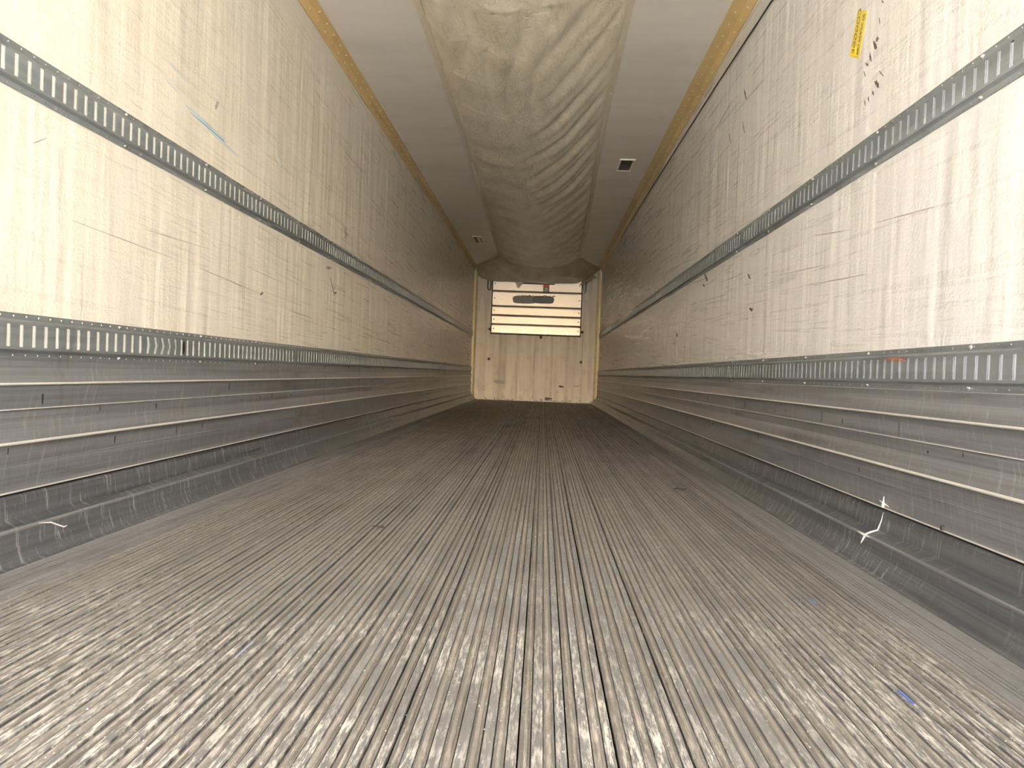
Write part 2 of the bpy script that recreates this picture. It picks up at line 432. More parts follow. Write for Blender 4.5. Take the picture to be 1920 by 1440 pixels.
def edge_plate(x0, x1, side):
    mb = MB()
    w = x1 - x0
    prof = []
    marks_ = [0.30, 0.37, 0.60, 0.66, 0.72, 0.93] if side > 0 else [0.07, 0.28, 0.34, 0.40, 0.63, 0.70]
    marks_ = [0.08, 0.30, 0.38, 0.46, 0.70] if side > 0 else [0.30, 0.54, 0.62, 0.70, 0.92]
    prof.append((x0, -0.009)); prof.append((x0, 0.0))
    for f in marks_:
        xx = x0 + w * f
        prof += [(xx - 0.0012, 0.0), (xx - 0.0008, -0.006), (xx + 0.0008, -0.006), (xx + 0.0012, 0.0)]
    prof.append((x1, 0.0)); prof.append((x1, -0.009))
    mi = [1 if (a[1] < -0.005 and b[1] < -0.005) else 0 for a, b in zip(prof, prof[1:] + prof[:1])]
    mb.prism(prof, Y0, Y1 - 0.02, mi)
    return mb.build('floor_edge_plate', [M['plate'], M['groove']], floor)
edge_plate(FLX, SX0, -1); edge_plate(SX1, FRX, 1)

# ------------------------------------------------------------------ scuff liners and base rails
def liner(side):
    X = XL if side < 0 else XR
    s = 1 if side < 0 else -1            # outward = into the room
    name = 'baseboard_left' if side < 0 else 'baseboard_right'
    root = empty(name, (X, 0, 0))
    tag(root, ('ribbed aluminium scuff liner and dark base rail along the left wall' if side < 0
               else 'ribbed aluminium scuff liner and dark base rail along the right wall'), kind='structure')
    def P(pts): return [(s * o, z) for o, z in pts]
    # upper plank: crease, ridge, recessed web
    up = [(0, .532), (.004, .532), (.005, .502), (.007, .497), (.021, .461), (.0225, .4575), (.021, .4545), (.010, .452), (.009, .393), (.0125, .3905), (.0125, .3875), (.008, .3855), (0, .3855)]
    mi = [0]*13; mi[4] = 1; mi[5] = 1; mi[9] = 1
    lo = [(0, .385), (.008, .385), (.008, .352), (.010, .345), (.024, .304), (.0255, .299), (.024, .2955), (.009, .292), (.009, .243), (.0105, .2405), (.009, .238), (.0125, .181), (.015, .1705), (.0145, .1655), (0, .1655)]
    mj = [0]*15; mj[4] = 1; mj[5] = 1; mj[12] = 1
    for nm, pr, m_ in (('scuff_plank', up, mi), ('scuff_plank', lo, mj)):
        seams = [Y0, 4.9, 9.8, Y1 - 0.002]
        for a, b in zip(seams, seams[1:]):
            mb = MB(); mb.prism(P(pr), a, b - 0.003, m_)
            mb.build(nm, [M['scuff'], M['ridge']], root)
    # base rail (cove) in facets down to the deck
    half = abs((FLX - XL) if side < 0 else (XR - FRX))
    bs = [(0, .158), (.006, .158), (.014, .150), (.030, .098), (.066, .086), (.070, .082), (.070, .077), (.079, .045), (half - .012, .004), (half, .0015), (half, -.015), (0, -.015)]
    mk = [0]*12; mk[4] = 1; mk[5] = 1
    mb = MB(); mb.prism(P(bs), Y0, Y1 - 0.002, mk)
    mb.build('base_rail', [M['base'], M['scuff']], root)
    mb = MB(); mb.box((min(0, s*.004), Y0, .158), (max(0, s*.004), Y1 - .002, .166)); mb.build('seam_gap', M['black'], root)
    return root
base_l = liner(-1); base_r = liner(1)

# ------------------------------------------------------------------ slotted cargo rails
def rail(side, zmid, label, ph, bolt_y):
    X = XL if side < 0 else XR
    s = 1 if side < 0 else -1
    root = empty('slotted_cargo_rail', (X, 0, zmid))
    tag(root, label, 'cargo rail', 'slotted cargo rails along the trailer walls')
    Ht, o0, o1 = .0605, .0028, .0125
    p = .0508
    G0 = ph - p * math.ceil((ph - Y0) / p)
    nseg = 3
    L = (Y1 - .004 - Y0) / nseg
    dent = side < 0 and zmid < 1
    SW = .0072 if side < 0 else .0066
    for k in range(nseg):
        ya = Y0 + k * L; yb = ya + L - (.004 if k < nseg - 1 else 0)
        mb = MB()
        def q(o_a, z_a, o_b, z_b, y_a=ya, y_b=yb):
            mb.face([(s*o_a, y_a, z_a), (s*o_a, y_b, z_a), (s*o_b, y_b, z_b), (s*o_b, y_a, z_b)][::s])
        for sg in (1, -1):
            q(0.0, sg*Ht, o0, sg*Ht)
            q(o0, sg*Ht, o0, sg*.044)
            q(o0, sg*.044, o1, sg*.0375)
            q(o1, sg*.0375, o1, sg*.030)
        first = math.ceil((ya + .014 - G0) / p)
        y = ya
        i = first
        while True:
            yc = G0 + i * p
            if yc + .014 > yb: yc = None
            e = yc - SW if yc is not None else yb
            def sh(yy, z):
                if dent and 2.55 < yy < 2.95: return yy + .006 * math.sin((yy - 2.55) / .4 * math.pi)
                return yy
            zm = 0.0
            mid = (.0115 * math.sin(max(0, min(1, ((y + e) / 2 - 2.60) / .34)) * math.pi)) if dent else 0
            for (za, da), (zb, db) in (((-.030, 0), (0.0, mid)), ((0.0, mid), (.030, 0))):
                mb.face([(s*o1, y + da, za), (s*o1, e + da, za), (s*o1, e + db, zb), (s*o1, y + db, zb)][::s])
            if yc is None: break
            y2 = yc + SW
            # slot lips
            ot = o1 - .0030
            mb.face([(s*o1, e, -.030), (s*ot, e, -.030), (s*ot, e, .030), (s*o1, e, .030)])
            mb.face([(s*o1, y2, .030), (s*ot, y2, .030), (s*ot, y2, -.030), (s*o1, y2, -.030)])
            mb.face([(s*o1, e, .030), (s*ot, e, .030), (s*ot, y2, .030), (s*o1, y2, .030)])
            mb.face([(s*o1, y2, -.030), (s*ot, y2, -.030), (s*ot, e, -.030), (s*o1, e, -.030)])
            y = y2; i += 1
        mb.build('rail_section', M['rail'], root)
    mb = MB()
    IN = .0098 if side < 0 else .0080
    mb.box((min(s*.0005, s*IN), Y0 + .001, -.0300), (max(s*.0005, s*IN), Y1 - .004, .0300))  # pale strip added close behind the slots to make them show bright
    mb.build('added_slot_backing', M['backing_l' if side < 0 else 'backing_r'], root)
    # punched flange dots, rivets
    mb = MB(); mbd = MB()
    for i in range(int((Y1 - Y0 - .03) / p)):
        yy = G0 + (i + .62) * p
        if yy < Y0 + .01: continue
        mb.dome((s*o0, yy, .0525), (s, 0, 0), .0030, .0012, 6)
        mb.dome((s*o0, yy, -.0525), (s, 0, 0), .0026, .0010, 6)
    mb.build('small_rivet_row', M['bolt' if zmid > 1 or side > 0 else 'rivet'], root, kind='stuff')
    nb = 40; me = None
    for i in range(nb):
        yy = bolt_y - .61 * 4 + i * .6075
        if yy > Y1 - .05: break
        if yy < Y0 + .03: continue
        for sg in (1, -1):
            m2 = MB(); m2.dome((0, 0, 0), (s, 0, 0), .0072, .0050, 10)
            if me is None: dm = m2.build('dome_bolt', M['bolt'], root, True); dm.location = (s*o0, yy, sg*.0515); me = dm.data
            else: link('dome_bolt', me, root, (s*o0, yy, sg*.0515))
    return root
rail_ul = rail(-1, 1.293, 'upper slotted grey steel cargo rail on the left cream wall', 1.963, 1.902 + .61*3)
rail_ll = rail(-1, 0.5870, 'lower slotted grey steel cargo rail on the left wall, just above the ribbed liner', 1.962, 1.902 + .61*3)
rail_ur = rail(1, 1.3275, 'upper slotted grey steel cargo rail on the right wall, below the yellow tape', 1.850, 1.994 + .61*3)
rail_lr = rail(1, 0.5945, 'lower slotted grey steel cargo rail on the right wall with an orange crayon scribble', 1.783, 1.985 + .61*3)

# ------------------------------------------------------------------ ceiling corner trims
def corner_trim(idx, side):
    if side < 0: prof = [(XL, 2.530), (XL + .003, 2.528), (XL + .010, 2.535), (XL + .018, 2.588), (XL + .058, zc(XL) - .004), (XL + .062, zc(XL)), (XL, zc(XL))]
    else: prof = [(XR, 2.596), (XR - .003, 2.594), (XR - .010, 2.600), (XR - .034, 2.632), (XR - .104, zc(XR) - .006), (XR - .108, zc(XR) - .002), (XR - .108, zc(XR)), (XR, zc(XR))]
    mb = MB(); mb.prism(prof, Y0, Y1 - .002)
    o = mb.build('trim_%d' % idx, M['trim'])
    tag(o, 'tan corner trim strip between ceiling and %s wall, dotted with rivets' % ('left' if side < 0 else 'right'), kind='structure')
    mb = MB()
    y = Y0 + .05; k = 0
    while y < Y1 - .05:
        if side < 0:
            mb.dome((XL + .0145, y + .05, 2.563), (1, 0, -.15), .0066, .0035, 8)
            mb.dome((XL + .040, y, zc(XL) - .0083), (.25, 0, -1), .0074, .0035, 8)
        else:
            mb.dome((XR - .020, y + .05, 2.6135), (-.8, 0, -.6), .0064, .0035, 8)
            mb.dome((XR - .066, y, zc(XR) - .0085), (-.05, 0, -1), .0074, .0035, 8)
        y += .1524
    mb.build('rivet_rows', M['rivet'], o, kind='stuff')
corner_trim(1, -1); corner_trim(2, 1)

# ------------------------------------------------------------------ front wall fittings
def fx(i): return i
# vertical panel strips between shallow joints
joints = [XL + .075, -1.035, -.86, -.52, -.18, .16, .46, .755, XR - .095]
for a, b in zip(joints, joints[1:]):
    top = 1.305 if (a > -1.04 and b < .76) else 2.58
    mb = MB()
    mb.prism([(a + .003, 0), (b - .003, 0), (b - .006, 0), (a + .006, 0)], 0, 0, caps=False) if False else None
    mb.box((a + .004, Y1 - .007, .012), (b - .004, Y1, top))
    mb.build('panel_strip', M['front'], front)
for idx, (a, b, side) in ((3, (XL, XL + .072, -1)), (4, (XR - .085, XR, 1))):
    mb = MB()
    in_ = b if side < 0 else a; out = a if side < 0 else b
    pr = [(out, Y1), (out, Y1 - .050), ((in_ + out) / 2, Y1 - .050), (in_, Y1 - .012), (in_, Y1)]
    k = len(mb.v); n = len(pr)
    mb.v += [(x, y, .01) for x, y in pr] + [(x, y, 2.585) for x, y in pr]
    for i in range(n):
        j = (i + 1) % n; mb.f.append((i, j, n + j, n + i)); mb.m.append(0)
    mb.f.append(tuple(range(n))); mb.m.append(0); mb.f.append(tuple(range(n, 2*n))); mb.m.append(0)
    t = mb.build('trim_%d' % idx, M['cream'])
    tag(t, 'cream vertical corner strip at the %s edge of the front wall' % ('left' if side < 0 else 'right'), kind='structure')
    mb = MB()
    for q in range(16):
        xm = (in_ + (in_ + out) / 2) / 2
        mb.dome((xm, Y1 - .032, .12 + q * .155), (0, -1, 0), .007, .004, 6)
    mb.build('rivet_row', M['dark'], t, kind='stuff')

door = empty('bulkhead_hatch', (0, Y1 - .02, 1.3))
tag(door, 'shiny bare aluminium plank hatch high on the front wall, black-edged', 'hatch')
def D(x, y, z): return (x, y, z - 1.3)
DX0, DX1 = -1.050, .695
mb = MB()
for a, b in (((DX0 - .014, -.045, 1.292), (DX0, 0.012, 2.42)), ((DX1, -.045, 1.292), (DX1 + .014, 0.012, 2.42)), ((DX0, -.045, 1.292), (DX1, 0.012, 1.306))):
    mb.box(D(*a), D(*b))
mb.build('frame', M['black'], door)
zs = [1.308, 1.497, 1.672, 1.852, 2.146, 2.43]
for i, (a, b) in enumerate(zip(zs, zs[1:])):
    mb = MB()
    o_ = .020 + (.006 if i % 2 else 0)
    pr = [(-o_, a + .004), (-o_ - .016, a + .014), (-o_ - .016, b - .030), (-o_ - .006, b - .012), (-o_, b - .008), (.010, b - .008), (.010, a + .004)]
    k = len(mb.v); n = len(pr)
    mb.v += [(DX0 + .006, y, z - 1.3) for y, z in pr] + [(DX1 - .006, y, z - 1.3) for y, z in pr]
    for q in range(n):
        j = (q + 1) % n; mb.f.append((q, n + q, n + j, j)); mb.m.append(0)
    mb.f.append(tuple(range(n))); mb.m.append(0); mb.f.append(tuple(range(n, 2*n))[::-1]); mb.m.append(0)
    pl = mb.build('plank', M['door'], door)
    for sx in (DX0 + .045, DX1 - .045):
        m2 = MB(); m2.dome((sx, -o_ - .016, (a + b) / 2 - 1.3), (0, -1, 0), .012, .006, 8); m2.build('screw', M['dark'], pl)
mb = MB(); mb.box(D(DX0, .011, 1.3), D(DX1, .018, 2.43)); mb.build('backing', M['black'], door)
# worn grey patch with ragged top
def blob_outline(cx, cz, w, h, n, seed, jag=0.1, power=4.0):
    r = random.Random(seed); out = []
    for i in range(n):
        g = 2 * math.pi * i / n
        c, s_ = math.cos(g), math.sin(g)
        k = (abs(c) ** power + abs(s_) ** power) ** (-1 / power)
        j = 1 + r.uniform(-jag, jag)
        out.append((cx + w / 2 * c * k * j, cz + h / 2 * s_ * k * j))
    return out
def plate(mb, pts3, nrm, th, mi=0):
    n = len(pts3); nv = Vector(nrm).normalized() * th; k = len(mb.v)
    mb.v += [tuple(p) for p in pts3] + [tuple(Vector(p) + nv) for p in pts3]
    mb.f.append(tuple(range(k + n, k + 2*n))); mb.m.append(mi)
    for i in range(n):
        j = (i + 1) % n; mb.f.append((k + i, k + j, k + n + j, k + n + i)); mb.m.append(mi)
YF = -.0430
mb = MB()
pp = blob_outline(-.42, 1.985, .46, .155, 30, 5, .03) ; plate(mb, [(x, YF, z - 1.3) for x, z in pp], (0, -1, 0), .003)
pp = blob_outline(-.05, 1.995, .42, .145, 30, 6, .03) ; plate(mb, [(x, YF - .002, z - 1.3) for x, z in pp], (0, -1, 0), .003, 1)
mb.build('worn_patch', [M['patch'], flat_mat('darker_grey_patch', (0.13, 0.14, 0.14), 0.6, 0, 0.3, 9)], door)
mb = MB()
r_ = random.Random(9)
for i in range(26):
    x = -.45 + i * .025 + r_.uniform(-.01, .01)
    pp = blob_outline(x, 2.062 + r_.uniform(-.012, .012), r_.uniform(.015, .05), r_.uniform(.008, .028), 7, i, .4, 2)
    plate(mb, [(a, YF - .006 - i * .0001, z - 1.3) for a, z in pp], (0, -1, 0), .002)
mb.build('torn_edge', M['black'], door, kind='stuff')
# round side handles (bent bars)
for sx in (DX0 - .065, DX1 + .045):
    mb = MB()
    pts = [(sx - .030, -.05, 2.43), (sx - .030, -.06, 2.20), (sx - .022, -.062, 2.165), (sx, -.062, 2.150), (sx + .022, -.062, 2.165), (sx + .030, -.06, 2.20), (sx + .030, -.05, 2.43)]
    mb.tube([D(*p) for p in pts], .011, 8)
    mb.build('bent_bar', M['dark' if sx < 0 else 'bolt'], door, True)
mb = MB(); mb.box(D(-.52, -.060, 2.292), D(.16, -.040, 2.312)); mb.build('black_bar', M['black'], door)
mb = MB(); mb.box(D(-.06, -.0440, 2.155), D(.06, -.0385, 2.29)); st = mb.build('warning_sticker', M['patch'], door)
mb = MB(); mb.box(D(-.06, -.0455, 2.245), D(.06, -.0442, 2.29)); mb.build('red_band', M['red'], st)
mb = MB(); mb.face([D(-.035, -.0457, 2.205), D(.0, -.0457, 2.235), D(.035, -.0457, 2.205)][::-1]); mb.face([D(-.03, -.0457, 2.170), D(.03, -.0457, 2.170), D(.03, -.0457, 2.185), D(-.03, -.0457, 2.185)]); mb.build('pictogram', M['cream'], st)
for i in range(4):
    mb = MB(); mb.box((-.86 + i * .43, -.046, .028), (-.83 + i * .43, -.036, .075)); mb.build('clip', M['bolt'], door)
# white letter-like chips and bolts on the wall
for i, (x, z) in enumerate(((-1.082, .803), (.735, .806), (-1.083, 1.388), (.740, 1.391), (-.07, 1.262))):
    mb = MB(); mb.dome((0, 0, 0), (0, -1, 0), .030, .012, 14); mb.dome((.004, -.010, .004), (0, -1, 0), .016, .010, 10, 1)
    mb.build('washer_bolt', [M['bolt'], M['dark']], front, True, (x, Y1 - .007, z))
# crumbled sealant at the foot of the wall
mb = MB(); r_ = random.Random(12)
x = XL + .01
while x < XR - .03:
    w = r_.uniform(.01, .07); h = r_.uniform(.008, .040); d = r_.uniform(.01, .035)
    if r_.random() < .72:
        mb.dome((x + w / 2, Y1 - .010, .008 + h * .5), (r_.uniform(-.3, .3), -1, .2), w * .5, d, 7)
    x += w + r_.uniform(0, .03)
mb.build('crumbled_sealant', M['white'], front, kind='stuff')
for nm, pts in (('dark_stain', [(-.20 + .32, .06, .15, .06), (-.85, .36, .22, .07), (.37, .31, .10, .05), (.66, .33, .12, .025), (.30, .20, .03, .03)]),):
    for i, (x, z, w, h) in enumerate(pts):
        mb = MB(); pp = blob_outline(x, z, w, h, 12, i + 40, .25, 2.2)
        plate(mb, [(a, Y1 - .0072, c) for a, c in pp], (0, -1, 0), .0006); mb.build(nm, M['mark' if i in (0, 2) else 'faint'], front)

# ------------------------------------------------------------------ sagging canvas air duct on the ceiling
def lerp_t(tab, y):
    if y <= tab[0][0]: return tab[0][1]
    for (a, va), (b, vb) in zip(tab, tab[1:]):
        if y <= b: return va + (vb - va) * (y - a) / (b - a)
    return tab[-1][1]
LT = [(-1.0, -.800), (4.3, -.806), (6.2, -.800), (7.5, -.800), (9.4, -.820), (13.7, -.872)]
RT = [(-1.0, .425), (4.3, .428), (5.9, .439), (7.1, .460), (9.2, .512), (13.5, .592)]
YD = 13.6
duct = empty('canvas_air_duct', (-.2, Y0, 2.6))
tag(duct, 'sagging tan canvas air duct hung along the middle of the ceiling', 'air duct')
def tri(t):
    t = t - math.floor(t)
    return 4 * abs(t - .5) - 1
def duct_pt(u, y):
    xl, xr = lerp_t(LT, y) + .034, lerp_t(RT, y) - .034
    x = xl + (xr - xl) * u
    sag = (.205 + .02 * noise.noise(Vector((0, y * .5, 3)))) * (math.sin(math.pi * u) ** .72)
    ed = math.sin(math.pi * u) ** .5
    z = -sag
    # diagonal pull folds from the right-hand rivets
    wr = max(0.0, (u - .38) / .62); wr = wr * wr * (3 - 2 * wr)
    k = 2.0 + .5 * noise.noise(Vector((u * 2, y * .7, 1)))
    ph = (y - (1 - u) * 1.28 * k) / .61
    far = min(1, max(.25, (y - 3.2) / 3.0))
    fo = 1.7 * abs(math.sin(math.pi * ph)) ** .75 - 1.0
    z += .040 * wr * ed * far * (-fo * (1 - .5 * max(0, (y - 10) / 3.6)) + .35 * math.sin(4 * math.pi * ph + 1.0 + 2 * noise.noise(Vector((u * 3, y, 7)))))
    # mild cross folds on the left
    wl_ = max(0.0, 1 - u / .45)
    z += .024 * wl_ * ed * math.sin(2 * math.pi * (y + u * .5) / .61 + 1.5 * noise.noise(Vector((u * 4, y * 1.3, 2)))) * min(1, max(.2, (y - 4) / 3))
    # lengthwise folds near the doors
    nr = max(0.0, 1 - max(0, y - 3.0) / 3.2)
    nn = noise.noise(Vector((u * 6.5 + .7 * noise.noise(Vector((u, y, 0))), y * .42, 11)))
    z += .085 * nr * ed * (1.4 * (.32 - abs(nn)))
    z += .012 * ed * (1 - .7 * max(0, (y - 9) / 4.6)) * noise.noise(Vector((u * 9, y * 2.6, 5)))
    z += .020 * ed * (1 - .8 * max(0, (y - 9) / 4.6)) * noise.noise(Vector((u * 2.2, y * .8, 9)))
    # far end pulled tight with drooping diagonal folds
    fe = max(0.0, (y - 9.5) / 4.1)
    z += .022 * fe * (1 - max(0, (y - 13.2) / .4)) * ed * math.sin(2 * math.pi * (y - u * 1.6) / .47)
    # crossing seams
    sm_ = abs(((y + .05 * math.sin(u * 9) + .05 * noise.noise(Vector((u * 5, y * .3, 4)))) / .61) % 1.0 - .5)
    if sm_ < .03 and y < 8: z -= .007 * (1 - sm_ / .03)
    # tucked pleat near the left edge
    if y < 6.2:
        z += -.048 * math.exp(-((u - .11) / .045) ** 2) * min(1, max(0, (5.4 - y) / 1.2)) * (1 if y > 0 else 0)
    return (x, y, zc(x) - .004 + min(z, -.001 * ed))
NU, NV = 90, 620
vs, fs = [], []
ys = [Y0 + (YD - Y0) * j / NV for j in range(NV + 1)]
for y in ys:
    for i in range(NU + 1):
        p = duct_pt(i / NU, y); vs.append((p[0] + .2, p[1] - Y0, p[2] - 2.6))
for j in range(NV):
    for i in range(NU):
        a = j * (NU + 1) + i; fs.append((a, a + 1, a + NU + 2, a + NU + 1))
obj('canvas_sheet', vs, fs, M['canvas'], duct, None, True)
def hem(tab, w, sgn):
    mb = MB()
    n = 150
    for j in range(n):
        ya = Y0 + (YD - Y0) * j / n; yb = Y0 + (YD - Y0) * (j + 1) / n
        qa = []
        for y in (ya, yb):
            x = lerp_t(tab, y); wob = .002 * noise.noise(Vector((0, y * 9, sgn)))
            qa.append([(x - sgn * .001 + .2, y - Y0, zc(x) - .0005 - 2.6), (x - sgn * .001 + .2, y - Y0, zc(x) - .005 - 2.6), (x + sgn * (w * .45) + .2, y - Y0, zc(x) - .009 - 2.6 + wob), (x + sgn * w + .2, y - Y0, zc(x) - .014 - 2.6 + wob)])
        for q in range(3):
            mb.face([qa[0][q], qa[0][q+1], qa[1][q+1], qa[1][q]])
    return mb.build('hem', M['hem'], duct)
hem(LT, .040, 1); hem(RT, .040, -1)
rv = MB(); rv.dome((0, 0, 0), (0, 0, -1), .009, .005, 10); rme = None
y = 4.49 - .61 * 8
while y < YD - .1:
    for tab, sg in ((LT, 1), (RT, -1)):
        x = lerp_t(tab, y) + sg * .016
        L_ = (x + .2, y - Y0, zc(x) - 2.6 - .0085)
        if rme is None: o = rv.build('rivet', M['ridge'], duct, True, L_); rme = o.data
        else: link('rivet', rme, duct, L_)
    y += .61

# funnel-shaped end flap of the duct, a canvas of its own
flap = empty('canvas_end_flap', (-.2, 14.3, 2.6))
tag(flap, 'darker olive canvas flap closing the duct end above the front hatch', 'canvas flap')
YW = Y1 - .125
top_c = []
A = [(-1.385, YW, zc(-1.385) - .004), (-.860, YD + .012, zc(-.872) - .008)]
Bq = [(.580, YD + .012, zc(.592) - .008), (1.03, YW, zc(1.03) - .004)]
NT = 90
for i in range(NT + 1):
    s_ = i / NT
    if s_ < .25:
        t = s_ / .25; top_c.append(tuple(A[0][k] + (A[1][k] - A[0][k]) * t for k in range(3)))
    elif s_ <= .75:
        u = (s_ - .25) / .5; p = duct_pt(u, YD - .005); top_c.append((p[0], YD + .012, p[2] - .004 * math.sin(math.pi * u)))
    else:
        t = (s_ - .75) / .25; top_c.append(tuple(Bq[0][k] + (Bq[1][k] - Bq[0][k]) * t for k in range(3)))
bt = [(0, -1.385, 2.59), (.035, -1.350, 2.46), (.08, -1.30, 2.385), (.16, -1.10, 2.325), (.25, -.95, 2.318), (.45, -.40, 2.312), (.60, .02, 2.322), (.75, .45, 2.318), (.84, .60, 2.335), (.92, .82, 2.43), (1.0, 1.03, 2.62)]
def bot(s_):
    for a, b in zip(bt, bt[1:]):
        if s_ <= b[0] + 1e-9:
            t = (s_ - a[0]) / (b[0] - a[0]); return (a[1] + (b[1] - a[1]) * t, YW, a[2] + (b[2] - a[2]) * t)
    return (bt[-1][1], YW, bt[-1][2])
vs, fs = [], []; NR = 40
for j in range(NR + 1):
    t = j / NR
    for i in range(NT + 1):
        s_ = i / NT
        a = Vector(top_c[i]); b = Vector(bot(s_))
        p = a.lerp(b, t)
        w = math.sin(math.pi * t)
        cr = math.sin(2 * math.pi * (s_ * 3.2 - t * 1.1) + 2 * noise.noise(Vector((s_ * 4, t * 2, 3))))
        p.z += w * (-.018 + .045 * cr * min(1, 4 * s_, 4 * (1 - s_)) + .012 * noise.noise(Vector((s_ * 12, t * 3, 8))))
        if t > 0: p.z += t * .012 * noise.noise(Vector((s_ * 10, 0, 1)))
        p.z = min(p.z, zc(p.x) - .003)
        vs.append((p.x + .2, p.y - 14.3, p.z - 2.6))
for j in range(NR):
    for i in range(NT):
        a = j * (NT + 1) + i; fs.append((a, a + NT + 1, a + NT + 2, a + 1))
M['canvas2'] = M['canvas'].copy(); M['canvas2'].name = 'olive_canvas'
def retint(m, cols):
    k = 0
    for nd in m.node_tree.nodes:
        if nd.type == 'MIX' and k == 0:
            nd.inputs['A'].default_value = (*cols[0], 1); nd.inputs['B'].default_value = (*cols[1], 1); k = 1
retint(M['canvas2'], ((.50, .45, .34), (.36, .32, .235)))
obj('flap_sheet', vs, fs, M['canvas2'], flap, None, True)
mb = MB()
def FL(x, y, z): return (x + .2, y - 14.3, z - 2.6)
mb.face([FL(-.62, YW - .012, 2.34), FL(-.50, YW - .030, 2.335), FL(-.545, YW - .040, 2.19)]); mb.face([FL(-.50, YW - .030, 2.335), FL(-.42, YW - .012, 2.44), FL(-.455, YW - .02, 2.31), FL(-.545, YW - .040, 2.19)])
mb.build('torn_corner', M['canvas'], flap)
for q in ([(-.47, 2.325), (-.39, 2.325), (-.435, 2.47)], [(-.17, 2.40), (-.09, 2.44), (-.12, 2.53), (-.155, 2.47)]):
    mb = MB(); plate(mb, [FL(x, YW - .05, z) for x, z in q][::-1], (0, -1, 0), .002); mb.build('tear', M['black'], flap)
mb = MB(); r_ = random.Random(4)
for i in range(7):
    c = Vector(FL(.70 + i * .035, YW - .03, 2.33 + i * .022))
    mb.tube([c + Vector((-.05, r_.uniform(-.02, .02), -.02 + r_.uniform(-.02, .02))), c + Vector((0, -.02, .015)), c + Vector((.05, 0, r_.uniform(-.03, .01)))], [.010, .030, .012], 8)
mb.build('bunched_fold', M['canvas2'], flap, True)

# ------------------------------------------------------------------ ceiling fixtures
def fixture(x0, x1, y0, y1, label, tagged=False):
    xm, ym = (x0 + x1) / 2, (y0 + y1) / 2; z = zc(xm)
    r = empty('ceiling_fixture', (xm, ym, z)); tag(r, label, 'ceiling fixture', 'recessed ceiling fixtures')
    w, d = (x1 - x0) / 2, (y1 - y0) / 2
    mb = MB()
    for a, b in (((-w, -d, -.012), (w, -d + .016, 0)), ((-w, d - .016, -.012), (w, d, 0)), ((-w, -d + .016, -.007), (-w + .016, d - .016, 0)), ((w - .016, -d + .016, -.007), (w, d - .016, 0))): mb.box(a, b)
    mb.build('frame', M['rivet'], r)
    mb = MB(); mb.box((-w + .016, -d + .016, -.0035), (w - .016, d - .016, 0)); ln = mb.build('dark_lens', M['dark'], r)
    for q in range(5):
        m2 = MB(); yy = -d + .06 + q * (2 * d - .12) / 4
        for sx in (-1, 1): m2.box((sx * (w - .030) - .006, yy - .02, -.006), (sx * (w - .030) + .006, yy + .02, -.0035))
        m2.build('clip', M['black'], r)
    for sx in (-1, 1):
        m2 = MB(); m2.box((sx * (w + .014) - .004, -d, -.003), (sx * (w + .014) + .004, d, 0)); m2.build('side_flange', M['ceil'], r)
    if tagged:
        m2 = MB(); m2.box((-.01, -d + .10, -.008), (w - .03, d - .02, -.0036)); m2.build('loose_cover', M['rivet'], r)
fixture(.662, .806, 7.45, 7.87, 'small dark rectangular ceiling fixture right of the duct, nearer one')
fixture(-1.160, -1.022, 11.70, 12.30, 'small dark rectangular ceiling fixture left of the duct, far one with loose cover', True)

# ------------------------------------------------------------------ cable along the right wall
mb = MB()
pts = []
for i in range(60):
    y = Y0 + (11.4 - Y0) * i / 59
    z = lerp_t([(0.3, 2.36), (3.9, 2.448), (5.12, 2.490), (5.93, 2.507), (8.6, 2.560), (11.4, 2.600)], y)
    pts.append((XR - .006, y, z - .0))
mb.tube(pts, .0042, 8)
cable = tag(mb.build('cable', M['black'], None, True), 'thin black cable stretched along the top of the right wall', 'cable')

# ------------------------------------------------------------------ yellow tape label with faded lettering (right wall)
cy_, cz_ = 2.802, 1.7935
tp = empty('yellow_tape_label', (XR - .0004, cy_, cz_))
tag(tp, 'yellow tape label with faded black lettering on the right wall above the rail', 'tape label')
# corners in wall coordinates: (y, z)
TC = [(2.871, 1.7434), (2.790, 1.7024), (2.728, 1.8408), (2.820, 1.8879)]
# local frame of the tape: long axis a, short axis b (in the y,z plane)
ctr = Vector((sum(p[0] for p in TC) / 4, sum(p[1] for p in TC) / 4))
tp.location = (XR - .0004, ctr.x, ctr.y)
la = ((Vector(TC[3]) + Vector(TC[2])) / 2 - (Vector(TC[0]) + Vector(TC[1])) / 2); Lh = la.length / 2; la.normalize()
sb = ((Vector(TC[1]) + Vector(TC[2])) / 2 - (Vector(TC[0]) + Vector(TC[3])) / 2); Wh = sb.length / 2; sb.normalize()
def TW(a, b, x=0.0): v = la * a + sb * b; return (-x, v.x, v.y)
mb = MB(); n_ = 14
out = [TW(-Lh + 2 * Lh * i / n_, -Wh + random.uniform(-.001, .001), 0) for i in range(n_ + 1)] + [TW(Lh - 2 * Lh * i / n_, Wh + random.uniform(-.001, .001), 0) for i in range(n_ + 1)]
plate(mb, out, (-1, 0, 0), .0008); mb.build('tape_strip', M['tape'], tp)
mb = MB(); plate(mb, [TW(-Lh * .98, -Wh * .97), TW(-Lh * .97, Wh * .2), TW(-Lh * .75, Wh * .35), TW(-Lh * .52, Wh * .1), TW(-Lh * .55, -Wh * .9)], (-1, 0, 0), .0011); mb.build('clean_patch', M['tape_clean'], tp)
